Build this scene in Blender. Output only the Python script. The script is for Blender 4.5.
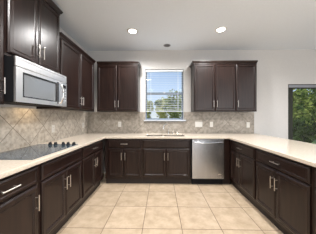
import bpy, math, random
from mathutils import Vector, Matrix
random.seed(7)
for o in list(bpy.data.objects): bpy.data.objects.remove(o)
S = bpy.context.scene
COL = S.collection
PI = math.pi

# ---------------------------------------------------------------- camera
cam_d = bpy.data.cameras.new('camera'); cam = bpy.data.objects.new('camera', cam_d); COL.objects.link(cam)
cam_d.sensor_width = 36; cam_d.lens = 36 * 159.36 / 316; cam_d.shift_y = -0.0011; cam_d.clip_start = 0.02
cam.location = (0, 0, 1.2893); cam.rotation_euler = (PI / 2, 0, 0.0181)
S.camera = cam

# ---------------------------------------------------------------- sky
W = bpy.data.worlds.new('sky'); S.world = W; W.use_nodes = True
wn, wl = W.node_tree.nodes, W.node_tree.links
for n in list(wn): wn.remove(n)
wo = wn.new('ShaderNodeOutputWorld'); wb = wn.new('ShaderNodeBackground'); wr = wn.new('ShaderNodeValToRGB')
tc = wn.new('ShaderNodeTexCoord'); sp = wn.new('ShaderNodeSeparateXYZ')
wl.new(tc.outputs['Generated'], sp.inputs[0]); wl.new(sp.outputs['Z'], wr.inputs[0])
wl.new(wr.outputs[0], wb.inputs[0]); wl.new(wb.outputs[0], wo.inputs[0])
e = wr.color_ramp.elements
e[0].position = 0.0; e[0].color = (0.88, 0.92, 0.97, 1)
e[1].position = 0.55; e[1].color = (0.24, 0.42, 0.85, 1)
m_ = e.new(0.16); m_.color = (0.56, 0.73, 1.0, 1)
wb.inputs[1].default_value = 1.0

# ---------------------------------------------------------------- sun and added room light
sd = bpy.data.lights.new('sun', 'SUN'); sd.energy = 3.0; sd.angle = 0.01; sd.color = (1, 0.95, 0.85)
so = bpy.data.objects.new('sun', sd); COL.objects.link(so); so.rotation_euler = (math.radians(48), 0, math.radians(-38))

def area(name, loc, rot, sx, sy, power, color):
    d = bpy.data.lights.new(name, 'AREA'); d.shape = 'RECTANGLE'; d.size = sx; d.size_y = sy
    d.energy = power; d.color = color
    o = bpy.data.objects.new(name, d); COL.objects.link(o); o.location = loc; o.rotation_euler = rot
    return o
# area lamps added to light the room, set at two unseen openings
area('added_rear_light', (3.1, -3.15, 1.2), (PI / 2, 0, 0), 3.5, 2.1, 85, (0.95, 0.98, 1.0))
area('added_side_light', (5.15, -1.2, 1.45), (PI / 2, 0, PI / 2), 2.6, 1.7, 48, (0.92, 0.96, 1.0))
CAN_POWER = 13
CAN_COLOR = (1.0, 0.985, 0.97)

S.view_settings.view_transform = 'Standard'; S.view_settings.look = 'None'
S.view_settings.exposure = 0.0; S.view_settings.gamma = 1.0; S.view_settings.use_curve_mapping = False

# ---------------------------------------------------------------- mesh helpers
class MB:
    def __init__(s): s.v = []; s.f = []; s.sm = []
    def add(s, vs, fs, smooth=False):
        b = len(s.v); s.v += [tuple(v) for v in vs]
        for f in fs: s.f.append(tuple(i + b for i in f)); s.sm.append(smooth)
        return s
    def box(s, x0, x1, y0, y1, z0, z1):
        return s.add([(x0,y0,z0),(x1,y0,z0),(x1,y1,z0),(x0,y1,z0),(x0,y0,z1),(x1,y0,z1),(x1,y1,z1),(x0,y1,z1)],
                     [(0,3,2,1),(4,5,6,7),(0,1,5,4),(1,2,6,5),(2,3,7,6),(3,0,4,7)])
    def tube(s, pts, r, n=10, caps=True):
        pts = [Vector(p) for p in pts]
        rs = r if isinstance(r, (list, tuple)) else [r] * len(pts)
        rings = []; up = None
        for i, p in enumerate(pts):
            d = (pts[min(i + 1, len(pts) - 1)] - pts[max(i - 1, 0)]).normalized()
            if up is None: up = d.orthogonal().normalized()
            up = (up - d * up.dot(d)).normalized(); w = d.cross(up)
            rings.append([p + (up * math.cos(2 * PI * k / n) + w * math.sin(2 * PI * k / n)) * rs[i] for k in range(n)])
        vs = [v for R in rings for v in R]; fs = []
        for i in range(len(rings) - 1):
            for k in range(n):
                a = i * n + k; b = i * n + (k + 1) % n
                fs.append((a, b, b + n, a + n))
        s.add(vs, fs, True)
        if caps:
            s.add(rings[0], [tuple(reversed(range(n)))]); s.add(rings[-1], [tuple(range(n))])
        return s
    def lathe(s, prof, c, n=24, smooth=True):
        vs = []; fs = []
        for (r, z) in prof:
            for k in range(n): vs.append((c[0] + r * math.cos(2*PI*k/n), c[1] + r * math.sin(2*PI*k/n), c[2] + z))
        for i in range(len(prof) - 1):
            for k in range(n):
                a = i*n + k; b = i*n + (k+1) % n
                fs.append((a, b, b + n, a + n))
        s.add(vs, fs, smooth)
        s.add(vs[:n], [tuple(reversed(range(n)))]); s.add(vs[-n:], [tuple(range(n))])
        return s
    def loops(s, rects, cap0=True, cap1=True):
        """each rect = four corner points; loft between successive ones"""
        vs = [p for r in rects for p in r]; fs = []
        for i in range(len(rects) - 1):
            for k in range(4):
                a = i*4 + k; b = i*4 + (k+1) % 4
                fs.append((a, b, b + 4, a + 4))
        if cap0: fs.append((3, 2, 1, 0))
        if cap1: m = (len(rects) - 1) * 4; fs.append((m, m+1, m+2, m+3))
        return s.add(vs, fs)
    def mesh(s, name):
        me = bpy.data.meshes.new(name); me.from_pydata(s.v, [], s.f); me.update()
        me.polygons.foreach_set('use_smooth', s.sm)
        return me
    def build(s, name, mat, parent=None, bevel=0):
        me = s.mesh(name); me.materials.append(mat)
        o = bpy.data.objects.new(name, me); COL.objects.link(o)
        if parent is not None: o.parent = parent
        if bevel:
            b = o.modifiers.new('bevel', 'BEVEL'); b.width = bevel; b.segments = 2; b.limit_method = 'ANGLE'; b.angle_limit = 0.6
        return o

def tag(o, label=None, cat=None, group=None, kind=None):
    if label: o['label'] = label
    if cat: o['category'] = cat
    if group: o['group'] = group
    if kind: o['kind'] = kind
    return o
def thing(name, label, cat, loc=(0,0,0), rz=0, group=None):
    o = bpy.data.objects.new(name, None); COL.objects.link(o); o.empty_display_size = 0.1
    o.location = loc; o.rotation_euler = (0, 0, rz)
    return tag(o, label, cat, group)
def struct(name, mb, mat, parent=None, bevel=0):
    o = mb.build(name, mat, parent, bevel)
    if parent is None: o['kind'] = 'structure'
    return o

# ---------------------------------------------------------------- materials
def base_mat(name, color=(0.5,0.5,0.5), rough=0.5, metal=0.0, spec=0.5, emit=None, es=0):
    m = bpy.data.materials.new(name); m.use_nodes = True
    b = m.node_tree.nodes['Principled BSDF']
    b.inputs['Base Color'].default_value = (*color, 1); b.inputs['Roughness'].default_value = rough
    b.inputs['Metallic'].default_value = metal; b.inputs['Specular IOR Level'].default_value = spec
    if emit: b.inputs['Emission Color'].default_value = (*emit, 1); b.inputs['Emission Strength'].default_value = es
    return m
def nodes(m): return m.node_tree.nodes, m.node_tree.links, m.node_tree.nodes['Principled BSDF']
def noisy(name, c1, c2, scale=(1,1,1), nscale=5, rough=0.5, metal=0, spec=0.5, bump=0, detail=4, lo=0.35, hi=0.65, coord='Object'):
    m = base_mat(name, c1, rough, metal, spec); N, L, B = nodes(m)
    tc = N.new('ShaderNodeTexCoord'); mp = N.new('ShaderNodeMapping'); mp.inputs['Scale'].default_value = scale
    no = N.new('ShaderNodeTexNoise'); no.inputs['Scale'].default_value = nscale; no.inputs['Detail'].default_value = detail
    r = N.new('ShaderNodeValToRGB'); r.color_ramp.elements[0].position = lo; r.color_ramp.elements[1].position = hi
    r.color_ramp.elements[0].color = (*c1, 1); r.color_ramp.elements[1].color = (*c2, 1)
    L.new(tc.outputs[coord], mp.inputs[0]); L.new(mp.outputs[0], no.inputs[0]); L.new(no.outputs[0], r.inputs[0])
    L.new(r.outputs[0], B.inputs['Base Color'])
    if bump:
        bp = N.new('ShaderNodeBump'); bp.inputs['Strength'].default_value = bump; bp.inputs['Distance'].default_value = 0.01
        L.new(no.outputs[0], bp.inputs['Height']); L.new(bp.outputs[0], B.inputs['Normal'])
    return m

def tile_mat(name, axes, origin, size, gap, rot, cols, grout, nscale, rough, spec=0.4, var=0.1):
    """square tiles in the plane of the two axes, turned by rot, with a crossing of the grout at origin"""
    m = base_mat(name, cols[0], rough, 0, spec); N, L, B = nodes(m)
    def math_(op, a, b=None):
        n = N.new('ShaderNodeMath'); n.operation = op
        for i, x in enumerate((a, b)):
            if x is None: continue
            if isinstance(x, (int, float)): n.inputs[i].default_value = x
            else: L.new(x, n.inputs[i])
        return n.outputs[0]
    ge = N.new('ShaderNodeNewGeometry'); sx = N.new('ShaderNodeSeparateXYZ'); L.new(ge.outputs['Position'], sx.inputs[0])
    u = math_('SUBTRACT', sx.outputs[axes[0]], origin[0]); v = math_('SUBTRACT', sx.outputs[axes[1]], origin[1])
    c, s = math.cos(rot), math.sin(rot)
    a = math_('DIVIDE', math_('ADD', math_('MULTIPLY', u, c), math_('MULTIPLY', v, s)), size)
    b = math_('DIVIDE', math_('SUBTRACT', math_('MULTIPLY', v, c), math_('MULTIPLY', u, s)), size)
    da = math_('ABSOLUTE', math_('SUBTRACT', math_('FRACT', math_('ADD', a, 100)), 0.5))
    db = math_('ABSOLUTE', math_('SUBTRACT', math_('FRACT', math_('ADD', b, 100)), 0.5))
    g = math_('GREATER_THAN', math_('MAXIMUM', da, db), 0.5 - gap / size / 2)
    cb = N.new('ShaderNodeCombineXYZ'); L.new(math_('FLOOR', math_('ADD', a, 100)), cb.inputs[0]); L.new(math_('FLOOR', math_('ADD', b, 100)), cb.inputs[1])
    wnz = N.new('ShaderNodeTexWhiteNoise'); L.new(cb.outputs[0], wnz.inputs['Vector'])
    # shift the noise per tile so that veins stop at the joints
    vm = N.new('ShaderNodeVectorMath'); vm.operation = 'SCALE'; vm.inputs['Scale'].default_value = 7.3; L.new(wnz.outputs['Color'], vm.inputs[0])
    va = N.new('ShaderNodeVectorMath'); va.operation = 'ADD'; L.new(ge.outputs['Position'], va.inputs[0]); L.new(vm.outputs[0], va.inputs[1])
    no = N.new('ShaderNodeTexNoise'); no.inputs['Scale'].default_value = nscale; no.inputs['Detail'].default_value = 6; no.inputs['Roughness'].default_value = 0.6
    L.new(va.outputs[0], no.inputs['Vector'])
    r = N.new('ShaderNodeValToRGB'); r.color_ramp.elements[0].position = 0.34; r.color_ramp.elements[1].position = 0.66
    r.color_ramp.elements[0].color = (*cols[0], 1); r.color_ramp.elements[1].color = (*cols[1], 1)
    L.new(no.outputs[0], r.inputs[0])
    hv = N.new('ShaderNodeHueSaturation'); L.new(r.outputs[0], hv.inputs['Color'])
    L.new(math_('ADD', 1 - var / 2, math_('MULTIPLY', wnz.outputs['Value'], var)), hv.inputs['Value'])
    mx = N.new('ShaderNodeMix'); mx.data_type = 'RGBA'; L.new(g, mx.inputs['Factor']); L.new(hv.outputs[0], mx.inputs['A'])
    mx.inputs['B'].default_value = (*grout, 1); L.new(mx.outputs['Result'], B.inputs['Base Color'])
    bp = N.new('ShaderNodeBump'); bp.inputs['Strength'].default_value = 0.5; bp.inputs['Distance'].default_value = 0.002
    L.new(math_('SUBTRACT', 1, g), bp.inputs['Height']); L.new(bp.outputs[0], B.inputs['Normal'])
    return m

WOOD = noisy('espresso_wood', (0.010,0.0047,0.0039), (0.022,0.0108,0.0082), scale=(14,14,1.2), nscale=3, rough=0.31, spec=0.38)
TOE = base_mat('toe_kick_wood', (0.018,0.012,0.011), 0.6)
NICKEL = base_mat('brushed_nickel', (0.64,0.60,0.56), 0.3, 1.0)
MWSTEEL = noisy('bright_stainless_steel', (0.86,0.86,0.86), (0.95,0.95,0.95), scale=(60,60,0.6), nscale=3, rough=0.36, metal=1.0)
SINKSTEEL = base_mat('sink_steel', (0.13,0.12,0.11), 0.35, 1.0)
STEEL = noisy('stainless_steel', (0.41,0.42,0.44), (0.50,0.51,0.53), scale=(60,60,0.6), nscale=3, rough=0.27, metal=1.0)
CHROME = base_mat('chrome', (0.85,0.85,0.85), 0.12, 1.0)
BLACKP = base_mat('black_plastic', (0.014,0.014,0.016), 0.7, 0, 0.15)
DARKGL = base_mat('dark_oven_glass', (0.16,0.17,0.18), 0.08, 0.0, 0.5)
CERAMIC = base_mat('black_ceramic_glass', (0.045,0.070,0.095), 0.05, 0.0, 1.0)
RING = base_mat('burner_mark', (0.10,0.10,0.11), 0.3)
COUNTER = noisy('cream_quartz', (0.54,0.465,0.38), (0.62,0.545,0.455), nscale=60, rough=0.18, spec=0.5, detail=3)
WALLP = noisy('warm_white_paint', (0.56,0.548,0.535), (0.58,0.568,0.555), nscale=40, rough=0.85, bump=0.02)
CEILP = noisy('ceiling_paint', (0.72,0.77,0.83), (0.74,0.79,0.85), nscale=60, rough=0.9, bump=0.03)
WHITE = base_mat('white_plastic', (0.66,0.64,0.60), 0.4)
SILL = base_mat('white_sill', (0.46,0.49,0.53), 0.35)
VINYL = base_mat('window_vinyl', (0.16,0.20,0.25), 0.45)
BLIND = base_mat('blind_slat', (0.78,0.82,0.86), 0.6)
BRONZE = base_mat('dark_bronze_aluminium', (0.030,0.032,0.026), 0.6, 0.0, 0.2)
GREYAL = base_mat('grey_aluminium', (0.26,0.27,0.30), 0.4, 0.3)
GLOW = base_mat('lamp_lens', (1,1,1), 0.5, emit=(1.0,0.96,0.9), es=9)
DARKCAN = base_mat('dark_baffle', (0.12,0.12,0.13), 0.6)
BARK = base_mat('bark', (0.16,0.11,0.07), 0.9)
GRASS = noisy('grass', (0.10,0.17,0.04), (0.18,0.26,0.07), nscale=8, rough=0.95)
def leaf_mat(name, a, b):
    m = noisy(name, a, b, nscale=3.5, rough=0.6, lo=0.4, hi=0.6); N, L, B = nodes(m)
    B.inputs['Specular IOR Level'].default_value = 0.05; B.inputs['Roughness'].default_value = 0.9
    return m
LEAF_P = leaf_mat('pale_leaves', (0.22,0.27,0.06), (0.72,0.68,0.24))
LEAF_D = leaf_mat('dark_leaves', (0.012,0.032,0.006), (0.13,0.20,0.04))
LEAF_M = leaf_mat('mid_leaves', (0.03,0.075,0.012), (0.36,0.42,0.10))
gl = bpy.data.materials.new('window_glass'); gl.use_nodes = True
N, L = gl.node_tree.nodes, gl.node_tree.links
for n in list(N): N.remove(n)
go = N.new('ShaderNodeOutputMaterial'); gt = N.new('ShaderNodeBsdfTransparent'); gg = N.new('ShaderNodeBsdfGlossy'); gm = N.new('ShaderNodeMixShader')
gg.inputs['Roughness'].default_value = 0.02; gm.inputs[0].default_value = 0.03; gt.inputs[0].default_value = (0.95,0.97,0.97,1)
L.new(gt.outputs[0], gm.inputs[1]); L.new(gg.outputs[0], gm.inputs[2]); L.new(gm.outputs[0], go.inputs[0])
GLASS = gl

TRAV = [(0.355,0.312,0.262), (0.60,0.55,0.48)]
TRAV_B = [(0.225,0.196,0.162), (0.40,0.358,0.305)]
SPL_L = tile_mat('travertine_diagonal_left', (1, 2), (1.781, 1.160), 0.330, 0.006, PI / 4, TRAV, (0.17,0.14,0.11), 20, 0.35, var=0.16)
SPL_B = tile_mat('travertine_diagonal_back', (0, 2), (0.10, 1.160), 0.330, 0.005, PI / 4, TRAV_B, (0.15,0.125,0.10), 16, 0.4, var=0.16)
FLOOR = tile_mat('beige_floor_tile', (0, 1), (-0.6623, 1.831), 0.4519, 0.007, 0, [(0.43,0.325,0.22), (0.57,0.45,0.325)], (0.15,0.10,0.07), 8, 0.38, var=0.06)

# ---------------------------------------------------------------- measures of the room
CEIL = 2.79; YB = 3.61; XL = -1.69; XRW = 5.20; YR = -3.25
FL, FB, FR = -1.084, 3.002, 1.281           # faces of the base cabinet doors: left run, back run, peninsula
UL, UB = -1.352, 3.28                        # faces of the wall cabinet doors
WX0, WX1, WZ0, WZ1 = -0.352, 0.513, 1.215, 2.364   # kitchen window
DX0, DX1, DZ1 = 2.84, 4.66, 2.015             # sliding door

# ---------------------------------------------------------------- shell
struct('floor', MB().box(XL - .15, XRW + .15, YR - .15, YB + .15, -.12, 0), FLOOR)
struct('ceiling', MB().box(XL - .15, XRW + .15, YR - .15, YB + .15, CEIL, CEIL + .15), CEILP)
struct('wall_left', MB().box(XL - .15, XL, YR - .15, YB + .15, 0, CEIL), WALLP)
wb_ = MB(); y0, y1 = YB, YB + .15
wb_.box(XL, WX0, y0, y1, 0, CEIL).box(WX0, WX1, y0, y1, 0, WZ0).box(WX0, WX1, y0, y1, WZ1, CEIL)
wb_.box(WX1, DX0, y0, y1, 0, CEIL).box(DX0, DX1, y0, y1, DZ1, CEIL).box(DX1, XRW + .15, y0, y1, 0, CEIL)
struct('wall_back', wb_, WALLP)
wr_ = MB(); a0, a1 = -2.5, .1  # unseen window opening, added to bring light into the room
wr_.box(XRW, XRW + .15, YR, a0, 0, CEIL).box(XRW, XRW + .15, a1, YB, 0, CEIL).box(XRW, XRW + .15, a0, a1, 0, .6).box(XRW, XRW + .15, a0, a1, 2.3, CEIL)
struct('wall_right', wr_, WALLP)
wq = MB(); b0, b1 = 1.3, 4.9  # wide unseen opening, added for the light from behind the camera
wq.box(XL, b0, YR - .15, YR, 0, CEIL).box(b1, XRW + .15, YR - .15, YR, 0, CEIL).box(b0, b1, YR - .15, YR, 2.25, CEIL)
struct('wall_rear', wq, WALLP)
struct('baseboard_back', MB().box(1.95, DX0 - .01, YB - .014, YB, 0, .10), SILL, bevel=.003)

# ---------------------------------------------------------------- kitchen window with blind
wf = MB(); ya, yb = YB + .085, YB + .135
fw = .028
wf.box(WX0, WX0 + fw, ya, yb, WZ0, WZ1).box(WX1 - fw, WX1, ya, yb, WZ0, WZ1).box(WX0 + fw, WX1 - fw, ya, yb, WZ1 - fw, WZ1).box(WX0 + fw, WX1 - fw, ya, yb, WZ0, WZ0 + .035)
wf.box(WX0 + fw, WX1 - fw, ya - .01, yb, 1.802, 1.848)
wo_ = struct('window_1', wf, VINYL)
struct('pane', MB().box(WX0 + fw, WX1 - fw, ya + .022, ya + .026, WZ0 + .035, 1.802), GLASS, wo_)
struct('pane', MB().box(WX0 + fw, WX1 - fw, ya + .022, ya + .026, 1.848, WZ1 - fw), GLASS, wo_)
struct('sash_lock', MB().box(.06, .10, ya - .03, ya - .01, 1.83, 1.85), WHITE, wo_)
struct('window_sill', MB().box(WX0 - .035, WX1 + .05, YB - .045, YB + .085, WZ0 - .028, WZ0 + .004), SILL, wo_, bevel=.006)

bl = thing('window_blind', 'pale mini blind hanging in the window over the sink, lowered almost to the sill', 'window blind', ((WX0 + WX1) / 2, YB + .035, WZ1 - .045))
hw = (WX1 - WX0) / 2 - .008
MB().box(-hw, hw, -.014, .016, 0, .034).build('head_rail', BLIND, bl, .003)
sl = MB(); zb = 1.415 - (WZ1 - .045); n_ = 23
for i in range(n_):
    z = -.012 + (zb + .02) * i / (n_ - 1)
    sl.add([(-hw, -.020, z - .0034), (hw, -.020, z - .0034), (hw, 0, z + .0016), (-hw, 0, z + .0016), (hw, .020, z + .0034), (-hw, .020, z + .0034),
            (-hw, -.020, z - .0050), (hw, -.020, z - .0050), (hw, .020, z + .0018), (-hw, .020, z + .0018)],
           [(0, 1, 2, 3), (3, 2, 4, 5), (6, 9, 8, 7), (0, 6, 7, 1), (5, 4, 8, 9)])
sl.build('slats', BLIND, bl)
MB().box(-hw, hw, -.012, .012, zb - .012, zb + .002).build('bottom_rail', BLIND, bl, .002)
for x in (-.31, .31):
    MB().tube([(x, -.021, 0), (x, -.021, zb)], .0025, 6).tube([(x, .021, 0), (x, .021, zb)], .0025, 6).build('ladder_cord', BLIND, bl)
MB().tube([(-hw + .05, -.026, .0), (-hw + .052, -.028, -.62)], .003, 6).build('tilt_wand', WHITE, bl)

# ---------------------------------------------------------------- sliding patio door
dr = MB(); ya, yb = YB + .012, YB + .11
dr.box(DX0, DX0 + .045, ya, yb, 0, DZ1).box(DX1 - .045, DX1, ya, yb, 0, DZ1).box(DX0 + .045, DX1 - .045, ya, yb, DZ1 - .035, DZ1).box(DX0 + .045, DX1 - .045, ya, yb, 0, .03)
dro = struct('door_1', dr, BRONZE)
mid = (DX0 + DX1) / 2
for k, (xa, xb, yy) in enumerate(((DX0 + .045, mid + .03, ya + .020), (mid - .03, DX1 - .045, ya + .055))):
    sh = MB(); st = .085
    sh.box(xa, xa + st, yy, yy + .03, .03, DZ1 - .035).box(xb - st, xb, yy, yy + .03, .03, DZ1 - .035)
    sh.box(xa + st, xb - st, yy, yy + .03, .03, .13).box(xa + st, xb - st, yy, yy + .03, DZ1 - .095, DZ1 - .035)
    s_ = struct('door_panel', sh, BRONZE, dro)
    struct('pane', MB().box(xa + st, xb - st, yy + .013, yy + .017, .13, DZ1 - .095), GLASS, s_)
struct('trim_1', MB().box(DX0 + .02, DX1 - .02, YB + .001, YB + .011, DZ1 - .075, DZ1 - .018), GREYAL)

# ---------------------------------------------------------------- backsplash tiles
MB().box(XL + .001, XL + .009, .3, YB - .009, .914, 1.394).build('backsplash', SPL_L)
tag(bpy.data.objects['backsplash'], 'travertine backsplash of large diagonal tiles behind the cooktop on the left wall', 'backsplash')
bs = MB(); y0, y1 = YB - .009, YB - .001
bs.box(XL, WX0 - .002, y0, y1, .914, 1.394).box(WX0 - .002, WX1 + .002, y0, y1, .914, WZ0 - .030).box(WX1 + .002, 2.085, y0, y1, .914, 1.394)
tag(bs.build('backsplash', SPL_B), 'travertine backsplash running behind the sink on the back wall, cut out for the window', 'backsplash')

# ---------------------------------------------------------------- cabinets
def R4(x0, x1, z0, z1, o, y):   # rectangle shrunk by o at depth y, facing -y
    return [(x0 + o, y, z0 + o), (x1 - o, y, z0 + o), (x1 - o, y, z1 - o), (x0 + o, y, z1 - o)]
def door_mesh(x0, x1, z0, z1, drawer=False):
    t = .024
    prof = [(0, t), (0, .011), (.003, .008), (.013, .001), (.016, 0)]
    prof += [(.026, 0), (.031, .004), (.035, .004)] if drawer else [(.042, 0), (.047, .007), (.051, .005), (.056, .010), (.060, .010)]
    return MB().loops([R4(x0, x1, z0, z1, o, y) for o, y in prof])
def handle_mesh(cx, cz, length, vertical=True):
    m = MB(); h = length / 2; q = h - .022; d = -.029
    if vertical:
        m.tube([(cx, d, cz - h), (cx, d, cz + h)], .0052, 10)
        for s in (-q, q): m.tube([(cx, .002, cz + s), (cx, d, cz + s)], .0045, 8)
    else:
        m.tube([(cx - h, d, cz), (cx + h, d, cz)], .0052, 10)
        for s in (-q, q): m.tube([(cx + s, .002, cz), (cx + s, d, cz)], .0045, 8)
    return m
def cabinet(name, label, loc, rz, w, depth, z0, z1, doors=(), drawers=(), toe=True, crown=None, hl=.138, low_handles=False, sides=(0, 0), group=None, cat='cabinet'):
    """local frame: x along the front, y into the wall (door faces at y=0), z up. doors: (x0,x1,z0,z1,'l'/'r' handle side)"""
    t = thing(name, label, cat, loc, rz, group)
    f = .0242
    b = MB(); p = .018
    b.box(0, p, f, depth, z0, z1).box(w - p, w, f, depth, z0, z1).box(p, w - p, depth - .01, depth, z0, z1)
    b.box(p, w - p, f, depth - .01, z0, z0 + p).box(p, w - p, f, f + .018, z0 + p, z1)
    if not toe: b.box(p, w - p, f + .018, depth - .01, z1 - p, z1)
    b.build('body', WOOD, t)
    if toe: MB().box(0, w, .068, .085, 0, z0).build('toe_kick', TOE, t)
    for (x0, x1, a, c, side) in doors:
        d = door_mesh(x0, x1, a, c).build('door', WOOD, t)
        hx = x0 + .030 if side == 'l' else x1 - .030
        hz = (a + .075 + hl / 2) if low_handles else (c - .075 - hl / 2)
        handle_mesh(hx, hz, hl).build('handle', NICKEL, d)
    for (x0, x1, a, c, has) in drawers:
        d = door_mesh(x0, x1, a, c, True).build('drawer' if has else 'false_front', WOOD, t)
        if has: handle_mesh((x0 + x1) / 2, (a + c) / 2, hl, False).build('handle', NICKEL, d)
    if crown:
        ch, l, r = crown
        prof = [(.0, 0), (.010, 0), (.010, .25), (.022, .45), (.034, .80), (.034, 1)]
        def rc(o, z): return [(0 - o * l, f - o, z), (w + o * r, f - o, z), (w + o * r, depth, z), (0 - o * l, depth, z)]
        MB().loops([rc(o, z1 + ch * k) for o, k in prof]).build('crown_molding', WOOD, t)
    return t

DZ, DT = (.150, .685), (.703, .848)     # doors, drawer fronts of the base cabinets
BZ0, BZ1 = .102, .875
LR, RR = PI / 2, -PI / 2
DEP_L = FL - XL - .001; DEP_B = YB - FB - .001
# left run, near to far (local x = world Y)
cabinet('base_cabinet', 'dark base cabinet nearest the camera on the left, beyond the cooktop cabinet', (FL, .81, 0), LR, .615, DEP_L, BZ0, BZ1,
        [(.020, .583, *DZ, 'r')], [(.020, .583, *DT, True)])
cabinet('base_cabinet', 'dark two-door base cabinet under the black cooktop, its false drawer front without a pull', (FL, 1.427, 0), LR, .768, DEP_L, BZ0, BZ1,
        [(.018, .378, *DZ, 'r'), (.386, .748, *DZ, 'l')], [(.018, .748, *DT, False)])
cabinet('base_cabinet', 'dark two-door base cabinet of the left run, at the inside corner past the cooktop', (FL, 2.197, 0), LR, .822, DEP_L, BZ0, BZ1,
        [(.018, .400, *DZ, 'r'), (.408, .770, *DZ, 'l')], [(.018, .770, *DT, True)])
# back run (local x = world X)
cabinet('base_cabinet', 'dark two-door base cabinet with a drawer against the back wall, left of the sink cabinet', (FL + .022, FB, 0), 0, .702, DEP_B, BZ0, BZ1,
        [(.062, .349, *DZ, 'r'), (.357, .682, *DZ, 'l')], [(.062, .682, *DT, True)])
cabinet('base_cabinet', 'dark sink base cabinet with two doors and a plain false front under the window', (-.359, FB, 0), 0, .920, DEP_B, BZ0, BZ1,
        [(.016, .453, *DZ, 'r'), (.461, .902, *DZ, 'l')], [(.016, .902, *DT, False)])
fp = MB().box(1.187, 1.300, FB + .012, FB + .030, BZ0, BZ1).box(1.187, 1.205, FB + .030, YB - .002, BZ0, BZ1)
fpo = thing('filler_panel', 'narrow dark filler panel between the dishwasher and the peninsula', 'panel', (1.187, FB + .012, 0))
fp.v = [(x - 1.187, y - FB - .012, z) for x, y, z in fp.v]
fp.build('panel', WOOD, fpo); MB().box(0, .154, .056, .073, 0, BZ0).build('toe_kick', TOE, fpo)
# peninsula (local x = -world Y)
DEP_R = .60
cabinet('base_cabinet', 'dark two-door base cabinet of the right peninsula, at the corner beside the dishwasher', (FR, 3.012, 0), RR, .812, DEP_R, BZ0, BZ1,
        [(.050, .392, *DZ, 'r'), (.400, .792, *DZ, 'l')], [(.050, .792, *DT, True)])
cabinet('base_cabinet', 'dark two-door base cabinet in the middle of the right peninsula', (FR, 2.198, 0), RR, .812, DEP_R, BZ0, BZ1,
        [(.020, .381, *DZ, 'r'), (.389, .792, *DZ, 'l')], [(.020, .792, *DT, True)])
cabinet('base_cabinet', 'dark base cabinet of the peninsula cut off by the right edge of the photo', (FR, 1.384, 0), RR, .812, DEP_R, BZ0, BZ1,
        [(.024, .402, *DZ, 'r'), (.410, .792, *DZ, 'l')], [(.024, .792, *DT, True)])
tag(MB().box(FR + DEP_R + .002, FR + DEP_R + .02, .57, YB - .016, 0, BZ1).build('peninsula_back_panel', WOOD), 'dark flat panel closing the far side of the peninsula', 'panel')

# wall cabinets
UZ0, UZ1 = 1.395, 2.378
UDZ = (1.408, 2.362)
UD = UL - XL - .001
cabinet('wall_cabinet', 'dark wall cabinet left of the microwave, cut off by the left edge of the photo', (UL, .76, 0), LR, .612, UD, UZ0, UZ1,
        [(.015, .597, *UDZ, 'r')], toe=False, crown=(.055, 0, 0), low_handles=True)
cabinet('wall_cabinet', 'tall dark two-door cabinet mounted above the microwave, higher than its neighbours', (UL, 1.376, 0), LR, .752, UD, 1.836, 2.66,
        [(.014, .372, 1.862, 2.645, 'r'), (.380, .740, 1.862, 2.645, 'l')], toe=False, crown=(.062, 1, 1), low_handles=True)
cabinet('wall_cabinet', 'dark two-door wall cabinet on the left wall between the microwave and the corner', (UL, 2.132, 0), LR, 1.126, UD, UZ0, UZ1,
        [(.014, .538, *UDZ, 'r'), (.546, 1.070, *UDZ, 'l')], toe=False, crown=(.055, 0, 0), low_handles=True)
cabinet('wall_cabinet', 'dark two-door wall cabinet on the back wall left of the window', (UL + .021, UB, 0), 0, .853, YB - UB - .001, UZ0, UZ1,
        [(.004, .418, *UDZ, 'r'), (.426, .843, *UDZ, 'l')], toe=False, crown=(.055, 0, 1), low_handles=True)
cabinet('wall_cabinet', 'dark three-door wall cabinet on the back wall right of the window', (.678, UB, 0), 0, 1.287, YB - UB - .001, UZ0, UZ1,
        [(.012, .430, *UDZ, 'r'), (.438, .853, *UDZ, 'l'), (.861, 1.275, *UDZ, 'l')], toe=False, crown=(.055, 1, .2), low_handles=True)

# ---------------------------------------------------------------- worktop with sink cut-out
SX0, SX1, SXM0, SXM1, SY0, SY1 = -.300, .470, .030, .065, 3.060, 3.460
T0, T1 = .876, .914
CX0, CX1, CX2, CX3 = XL + .001, FL + .030, FR - .030, 2.13
CYN, CYF, CYB = .55, FB - .030, YB - .001
xs = [CX0, CX1, SX0, SXM0, SXM1, SX1, CX2, CX3]
ys = [CYN, CYF, SY0, SY1, CYB]
def filled(i, j):
    xm = (xs[i] + xs[i+1]) / 2; ym = (ys[j] + ys[j+1]) / 2
    if ym < CYF: return xm < CX1 or xm > CX2
    if SY0 < ym < SY1 and (SX0 < xm < SXM0 or SXM1 < xm < SX1): return False
    return True
wt = MB(); idx = {}
def vi(i, j, k):
    if (i, j, k) not in idx:
        idx[(i, j, k)] = len(wt.v); wt.v.append((xs[i], ys[j], (T0, T1)[k]))
    return idx[(i, j, k)]
for i in range(len(xs) - 1):
    for j in range(len(ys) - 1):
        if not filled(i, j): continue
        fs = [(vi(i,j,1), vi(i+1,j,1), vi(i+1,j+1,1), vi(i,j+1,1)), (vi(i,j,0), vi(i,j+1,0), vi(i+1,j+1,0), vi(i+1,j,0))]
        for (di, dj, p, q) in ((0,-1,(0,0),(1,0)), (1,0,(1,0),(1,1)), (0,1,(1,1),(0,1)), (-1,0,(0,1),(0,0))):
            ii, jj = i + di, j + dj
            if 0 <= ii < len(xs) - 1 and 0 <= jj < len(ys) - 1 and filled(ii, jj): continue
            a = (i + p[0], j + p[1]); b = (i + q[0], j + q[1])
            fs.append((vi(*a, 0), vi(*b, 0), vi(*b, 1), vi(*a, 1)))
        for f in fs: wt.f.append(f); wt.sm.append(False)
wto = wt.build('worktop', COUNTER, bevel=.007)
tag(wto, 'cream stone worktop running in a U over all the base cabinets', 'worktop')

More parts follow.
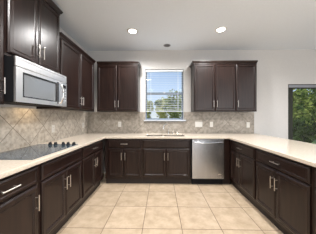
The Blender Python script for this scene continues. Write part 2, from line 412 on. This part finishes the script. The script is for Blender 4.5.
# sink
sk = thing('kitchen_sink', 'double bowl stainless steel sink set into the cream worktop under the window', 'sink', ((SX0 + SX1) / 2, SY0, T0))
cx = (SX0 + SX1) / 2
for (a, b, nm) in ((SX0, SXM0, 'bowl'), (SXM1, SX1, 'bowl')):
    m = MB(); a -= cx; b -= cx; d = SY1 - SY0
    def rr(o, z, a=a, b=b, d=d): return [(a + o, o, z), (b - o, o, z), (b - o, d - o, z), (a + o, d - o, z)]
    m.loops([rr(-.004, .0), rr(.001, -.001), rr(.006, -.15), rr(.03, -.18)], cap0=False)
    m.loops([rr(-.006, -.001), rr(-.001, -.15), rr(.028, -.184)], cap0=False)
    bo = m.build('bowl', SINKSTEEL, sk)
    MB().lathe([(.036, 0), (.036, .003), (.024, .003), (.02, .0005)], ((a + b) / 2, d / 2, -.18), 20).build('drain', CHROME, bo)
# faucet
fa = thing('faucet', 'chrome gooseneck faucet standing behind the sink', 'faucet', (.165, 3.515, T1))
MB().lathe([(.027, 0), (.027, .008), (.018, .014), (.016, .06), (.013, .065)], (0, 0, 0), 20).build('base', CHROME, fa)
pts = [(0, 0, .06), (0, 0, .145)]
dx, dy = -.110, -.115
for k in range(1, 9):
    a = PI * k / 8; s_ = (1 - math.cos(a)) / 2
    pts.append((dx * s_, dy * s_, .145 + .058 * math.sin(a)))
MB().tube(pts, .0095, 12).build('spout', CHROME, fa)
MB().tube([(dx, dy, .150), (dx, dy, .125), (dx, dy, .100)], [.013, .016, .014], 14).build('spray_head', CHROME, fa)
lv = thing('faucet_lever', 'short chrome lever handle just right of the faucet', 'tap handle', (.262, 3.515, T1))
MB().lathe([(.020, 0), (.020, .006), (.013, .012), (.012, .042)], (0, 0, 0), 16).build('base', CHROME, lv)
MB().tube([(0, 0, .040), (.004, -.02, .058), (.010, -.06, .078)], [.009, .006, .005], 10).build('lever', CHROME, lv)
sd_ = thing('soap_dispenser', 'small chrome soap dispenser at the right end behind the sink', 'soap dispenser', (.352, 3.515, T1))
MB().lathe([(.019, 0), (.019, .006), (.010, .012), (.009, .05), (.013, .054), (.013, .07)], (0, 0, 0), 16).build('base', CHROME, sd_)
MB().tube([(0, 0, .062), (0, -.03, .066), (0, -.06, .058)], .005, 8).build('nozzle', CHROME, sd_)

# ---------------------------------------------------------------- dishwasher
DWX0, DWX1 = .581, 1.182
dw = thing('dishwasher', 'stainless steel dishwasher between the sink cabinet and the peninsula corner', 'dishwasher', (DWX0, FB, 0))
w = DWX1 - DWX0
MB().box(.006, w - .006, .03, .57, .10, .868).build('tub', BLACKP, dw)
d = MB().box(0.003, w - .003, -.012, .029, .128, .866).build('door', STEEL, dw, .006)
hp = []
for k in range(15):
    u = k / 14; hp.append((.035 + (w - .07) * u, -.030 - .022 * math.sin(PI * u) ** .7, .812 - .012 * math.sin(PI * u)))
hm = MB().tube(hp, .0105, 12)
for x in (.045, w - .045): hm.tube([(x, -.012, .812), (x, -.036, .812)], .009, 10)
hm.build('handle', STEEL, d)
lg = MB()
for k in range(6): lg.box(.040 + k * .011, .047 + k * .011, -.0135, -.012, .842, .851)
lg.build('maker_lettering', BLACKP, d)
MB().box(w - .115, w - .055, -.0135, -.012, .205, .221).build('badge', CHROME, d, .002)
MB().box(.006, w - .006, .055, .075, 0, .10).build('toe_kick', BLACKP, dw)
MB().box(.004, w - .004, -.004, .028, .103, .126).build('lower_trim', BLACKP, dw)

# ---------------------------------------------------------------- over-the-range microwave   (local x = world Y, front toward +X)
MW = thing('microwave', 'stainless steel over-the-range microwave hung under the tall cabinet', 'microwave', (UL + .072, 1.385, 1.418), LR)
mw, mh = .757, .412
dep = (UL + .072) - XL - .012
MB().box(.004, mw - .004, .022, dep, .010, mh).build('case', BLACKP, MW, .003)
MB().box(.0, mw, .0, .021, .324, mh).build('vent_panel', MWSTEEL, MW, .004)
vs_ = MB()
for k in range(3): vs_.box(.05, mw - .05, -.001, .0, .385 + k * .008, .388 + k * .008)
vs_.build('vent_slots', base_mat('slot_grey', (.25,.25,.26), .5), MW)
dz0, dz1, dx1 = .006, .319, .640
fr = MB(); wx0, wx1, wz0, wz1 = .070, .556, .052, .286
fr.box(0, wx0, 0, .021, dz0, dz1).box(wx1, dx1, 0, .021, dz0, dz1).box(wx0, wx1, 0, .021, dz0, wz0).box(wx0, wx1, 0, .021, wz1, dz1)
md = fr.build('door', MWSTEEL, MW)
MB().loops([R4(wx0 - .004, wx1 + .004, wz0 - .004, wz1 + .004, 0, .012), R4(wx0, wx1, wz0, wz1, 0, .004), R4(wx0, wx1, wz0, wz1, .012, .004), R4(wx0, wx1, wz0, wz1, .016, .006)]).build('window', DARKGL, md)
wb2 = MB()
for (p, q, u, v) in ((wx0, wx0 + .016, wz0, wz1), (wx1 - .016, wx1, wz0, wz1), (wx0 + .016, wx1 - .016, wz0, wz0 + .012), (wx0 + .016, wx1 - .016, wz1 - .016, wz1)):
    wb2.box(p, q, .0015, .0045, u, v)
wb2.build('window_border', BLACKP, md)
hp = [(.604, -.004 - .045 * math.sin(PI * k / 14) ** .6, .035 + .265 * k / 14) for k in range(15)]
MB().tube(hp, [.010 + .003 * math.sin(PI * k / 14) for k in range(15)], 12).build('handle', CHROME, md)
MB().box(.562, .586, -.002, .001, .03, .300).build('handle_recess', BLACKP, md)
cp = MB().box(dx1 + .004, mw, 0, .021, dz0, dz1).build('control_panel', MWSTEEL, MW, .002)
MB().box(dx1 + .020, mw - .018, -.002, 0, .245, .285).build('display', BLACKP, cp)
for r in range(5):
    for c in range(3):
        x = dx1 + .022 + c * .029; z = .055 + r * .036
        MB().box(x, x + .021, -.002, 0, z, z + .022).build('key', base_mat('key_grey', (.30,.31,.33), .5) if r == c == 0 else bpy.data.materials['key_grey'], cp)
MB().box(.03, mw - .03, .05, dep - .03, .003, .010).build('underside', BLACKP, MW)
# cook light on its underside
ld = bpy.data.lights.new('cook_light', 'AREA'); ld.shape = 'SQUARE'; ld.size = .30; ld.energy = 1.0; ld.color = (1, .72, .40)
lo = bpy.data.objects.new('cook_light', ld); COL.objects.link(lo); lo.location = (-1.50, 1.95, 1.405); lo.rotation_euler = (0, 0, 0)

# ---------------------------------------------------------------- cooktop
ck = thing('cooktop', 'black ceramic glass cooktop with five knobs set on the left worktop', 'cooktop', (-1.112, 1.362, T1))
# local: x = world X offset (negative to wall), y = world Y offset
MB().box(-.535, 0, 0, .765, .0002, .007).build('glass', CERAMIC, ck, .002)
for (x, y, r) in ((-.14, .17, .095), (-.39, .17, .075), (-.14, .47, .075), (-.39, .47, .11)):
    m = MB(); n = 40
    for rad in (r, r * .6):
        vs = []; fs = []
        for k in range(n):
            a = 2 * PI * k / n
            vs += [(x + rad * math.cos(a), y + rad * math.sin(a), .0073), (x + (rad - .003) * math.cos(a), y + (rad - .003) * math.sin(a), .0073)]
        for k in range(n): fs.append((2*k, 2*((k+1) % n), 2*((k+1) % n) + 1, 2*k + 1))
        m.add(vs, fs)
    m.build('burner_ring', RING, ck)
for x in (-.338, -.266, -.165, -.100, -.025):
    m = MB().lathe([(.023, 0), (.023, .006), (.020, .008), (.0175, .028), (.015, .031)], (x, .700, .007), 18)
    m.box(x - .004, x + .004, .681, .719, .034, .043)
    m.build('knob', BLACKP, ck)

# ---------------------------------------------------------------- outlets and switches
def plate(name, label, cat, loc, rz, gangs, kind):
    t = thing(name, label, cat, loc, rz, None)
    w = .070 + .046 * (gangs - 1); h = .118
    MB().loops([R4(-w/2, w/2, -h/2, h/2, 0, 0), R4(-w/2, w/2, -h/2, h/2, 0, -.003), R4(-w/2, w/2, -h/2, h/2, .004, -.006)]).build('cover_plate', WHITE, t)
    for g in range(gangs):
        x = (g - (gangs - 1) / 2) * .046
        if kind == 'outlet':
            for z in (-.020, .020):
                MB().box(x - .017, x + .017, -.0085, -.006, z - .014, z + .014).build('socket', WHITE, t, .002)
                s = MB().box(x - .008, x - .006, -.009, -.0085, z - .004, z + .006).box(x + .006, x + .008, -.009, -.0085, z - .004, z + .006)
                s.build('socket_slots', BLACKP, t)
        else:
            MB().box(x - .016, x + .016, -.009, -.006, -.033, .033).build('rocker', WHITE, t, .002)
yw = YB - .009; xw = XL + .009
plate('outlet', 'white outlet on the left tiles just past the cooktop knobs', 'outlet', (xw, 2.455, 1.10), LR, 1, 'outlet')
plate('outlet', 'white outlet on the left tiles closest to the inside corner', 'outlet', (xw, 3.405, 1.10), LR, 1, 'outlet')
plate('outlet', 'white outlet on the back tiles between the left corner and the window', 'outlet', (-.935, yw, 1.115), 0, 1, 'outlet')
plate('light_switch', 'wide white triple switch plate on the tiles right of the window', 'switch', (.852, yw, 1.115), 0, 3, 'switch')
plate('light_switch', 'white single switch plate above the dishwasher', 'switch', (1.135, yw, 1.115), 0, 1, 'switch')
plate('outlet', 'white outlet near the right end of the back tiles', 'outlet', (1.950, yw, 1.105), 0, 1, 'outlet')

# ---------------------------------------------------------------- recessed ceiling lights
def can(x, y, label, lit=True):
    t = thing('ceiling_light', label, 'ceiling light', (x, y, CEIL), 0)
    r0, r1 = (.095, .072) if lit else (.075, .058)
    n = 32; vs = []; fs = []
    for (r, z) in ((r0, 0), (r0, -.004), (r1, -.008), (r1 - .004, -.002)):
        for k in range(n): vs.append((r * math.cos(2*PI*k/n), r * math.sin(2*PI*k/n), z))
    for i in range(3):
        for k in range(n):
            a = i*n + k; b = i*n + (k+1) % n; fs.append((a, a + n, b + n, b))
    MB().add(vs, fs, True).build('trim_ring', WHITE if lit else GREYAL, t)
    MB().lathe([(r1 - .003, -.0035), (r1 - .003, -.001)], (0, 0, 0), 32, False).build('lens' if lit else 'baffle', GLOW if lit else DARKCAN, t)
    if lit:
        d = bpy.data.lights.new('can_lamp', 'SPOT'); d.energy = CAN_POWER * 10; d.color = CAN_COLOR; d.spot_size = math.radians(165); d.spot_blend = .6; d.shadow_soft_size = .07
        o = bpy.data.objects.new('can_lamp', d); COL.objects.link(o); o.location = (x, y, CEIL - .03)
can(-.498, 2.786, 'lit recessed ceiling light over the left side of the kitchen floor')
can(1.036, 2.765, 'lit recessed ceiling light over the right side, above the dishwasher')
can(.13, 3.36, 'small unlit grey recessed light in the ceiling over the sink', False)
for x, y, l in ((-.498, 1.1, 'unseen recessed ceiling light added for room light, above and left of the camera'), (1.036, 1.1, 'unseen recessed ceiling light added for room light, above and right of the camera')):
    can(x, y, l)  # out of view, added to light the room
for x, y in ((-.5, -1.2), (1.04, -1.2), (3.4, 1.2), (3.4, -1.2)):  # unseen spots without fixtures, added to brighten the room
    d = bpy.data.lights.new('added_room_lamp', 'SPOT'); d.energy = CAN_POWER * 8; d.color = CAN_COLOR; d.spot_size = math.radians(165); d.spot_blend = .6; d.shadow_soft_size = .1
    o = bpy.data.objects.new('added_room_lamp', d); COL.objects.link(o); o.location = (x, y, CEIL - .03)

# ---------------------------------------------------------------- garden seen through the glass
tag(MB().box(-25, 40, YB + .16, 60, -.30, -.18).build('lawn', GRASS), kind='structure')
def tree(name, label, cat, loc, rad, h, trunk, mat, n, leaf, group=None, seed=0):
    rnd = random.Random(seed)
    t = thing(name, label, cat, loc, 0, group)
    m = MB()
    m.tube([(0, 0, 0), (.05, 0, trunk * .6), (0, .03, trunk + h * .3)], [.07 * rad + .03, .05 * rad + .02, .02], 8)
    for k in range(6):
        a = k * 1.05; m.tube([(0, 0, trunk), (math.cos(a) * rad * .5, math.sin(a) * rad * .5, trunk + h * .45)], [.03, .01], 5)
    m.build('trunk', BARK, t)
    lobes = [(rnd.gauss(0, rad * .42), rnd.gauss(0, rad * .42), trunk + h * (.12 + .76 * rnd.random()), rad * rnd.uniform(.32, .6)) for _ in range(11)]
    lobes += [(0, 0, trunk + h * q, rad * .75) for q in (.2, .42, .64, .8)]
    f = MB()
    for i in range(n):
        lx, ly, lz, lr = lobes[i % len(lobes)]
        d = Vector((rnd.gauss(0, 1), rnd.gauss(0, 1), rnd.gauss(0, 1))).normalized() * lr * rnd.random() ** .4
        c = Vector((lx, ly, max(lz, lr * .4))) + Vector((d.x, d.y, d.z * .85))
        a = Vector((rnd.gauss(0, 1), rnd.gauss(0, 1), rnd.gauss(0, .7))).normalized(); b = a.orthogonal().normalized()
        b.rotate(Matrix.Rotation(rnd.random() * 6.3, 3, a))
        s = leaf * rnd.uniform(.6, 1.3)
        if c.z < .02: c.z = .02 + s
        f.add([c - a * s, c + b * s * .45 + Vector((0, 0, .1 * s)), c + a * s, c - b * s * .45], [(0, 1, 2, 3)])
    f.build('foliage', mat, t)
G = -.18
tree('tree', 'pale yellow-green bush seen low at the left of the kitchen window', 'tree', (-1.1, 11.5, G), .62, 2.5, .3, LEAF_P, 3600, .08, seed=1)
tree('tree', 'tallest leafy green tree seen in the right half of the kitchen window', 'tree', (.95, 11.0, G), .75, 3.0, .5, LEAF_M, 3600, .08, seed=2)
tree('tree', 'green tree at the right edge of the kitchen window', 'tree', (2.3, 14.0, G), .75, 3.3, .6, LEAF_M, 3600, .09, seed=3)
tree('tree', 'pale tree seen in the centre of the kitchen window', 'tree', (.15, 14.5, G), .8, 2.9, .4, LEAF_P, 3600, .09, seed=4)
tree('bush', 'low dark green bush just above the sill of the kitchen window', 'bush', (.75, 7.5, G), .6, 1.15, .1, LEAF_D, 3000, .06, seed=5)
tree('bush', 'low green bush at the lower left of the kitchen window', 'bush', (-.75, 7.6, G), .5, 1.15, .1, LEAF_M, 3000, .06, seed=6)
tree('bush', 'tall dense bush seen first beside the left frame of the sliding door', 'bush', (6.0, 7.2, G), .85, 2.75, .1, LEAF_M, 9000, .075, seed=7)
tree('bush', 'tall dark bush cut off by the right edge of the photo behind the sliding door', 'bush', (8.6, 7.7, G), .75, 3.0, .1, LEAF_D, 8000, .075, seed=8)
tree('bush', 'dark bush standing behind the others beyond the sliding door', 'bush', (10.4, 10.9, G), 1.0, 3.7, .1, LEAF_D, 8000, .09, seed=9)
tree('bush', 'second dark bush further back, left of the sliding door view', 'bush', (6.0, 12.6, G), 1.0, 3.3, .1, LEAF_D, 8000, .09, seed=10)
tree('bush', 'knee-high dark bush close behind the glass of the sliding door', 'bush', (4.6, 5.3, G), .5, 1.3, .1, LEAF_D, 4000, .06, seed=11)
tree('tree', 'large dark tree furthest back beyond the sliding door', 'tree', (9.5, 13.5, G), 1.6, 4.0, .4, LEAF_D, 9000, .12, seed=12)
tree('bush', 'dark bush filling the gap between the nearer bushes beyond the sliding door', 'bush', (7.5, 9.3, G), .6, 3.0, .1, LEAF_D, 7000, .08, seed=13)
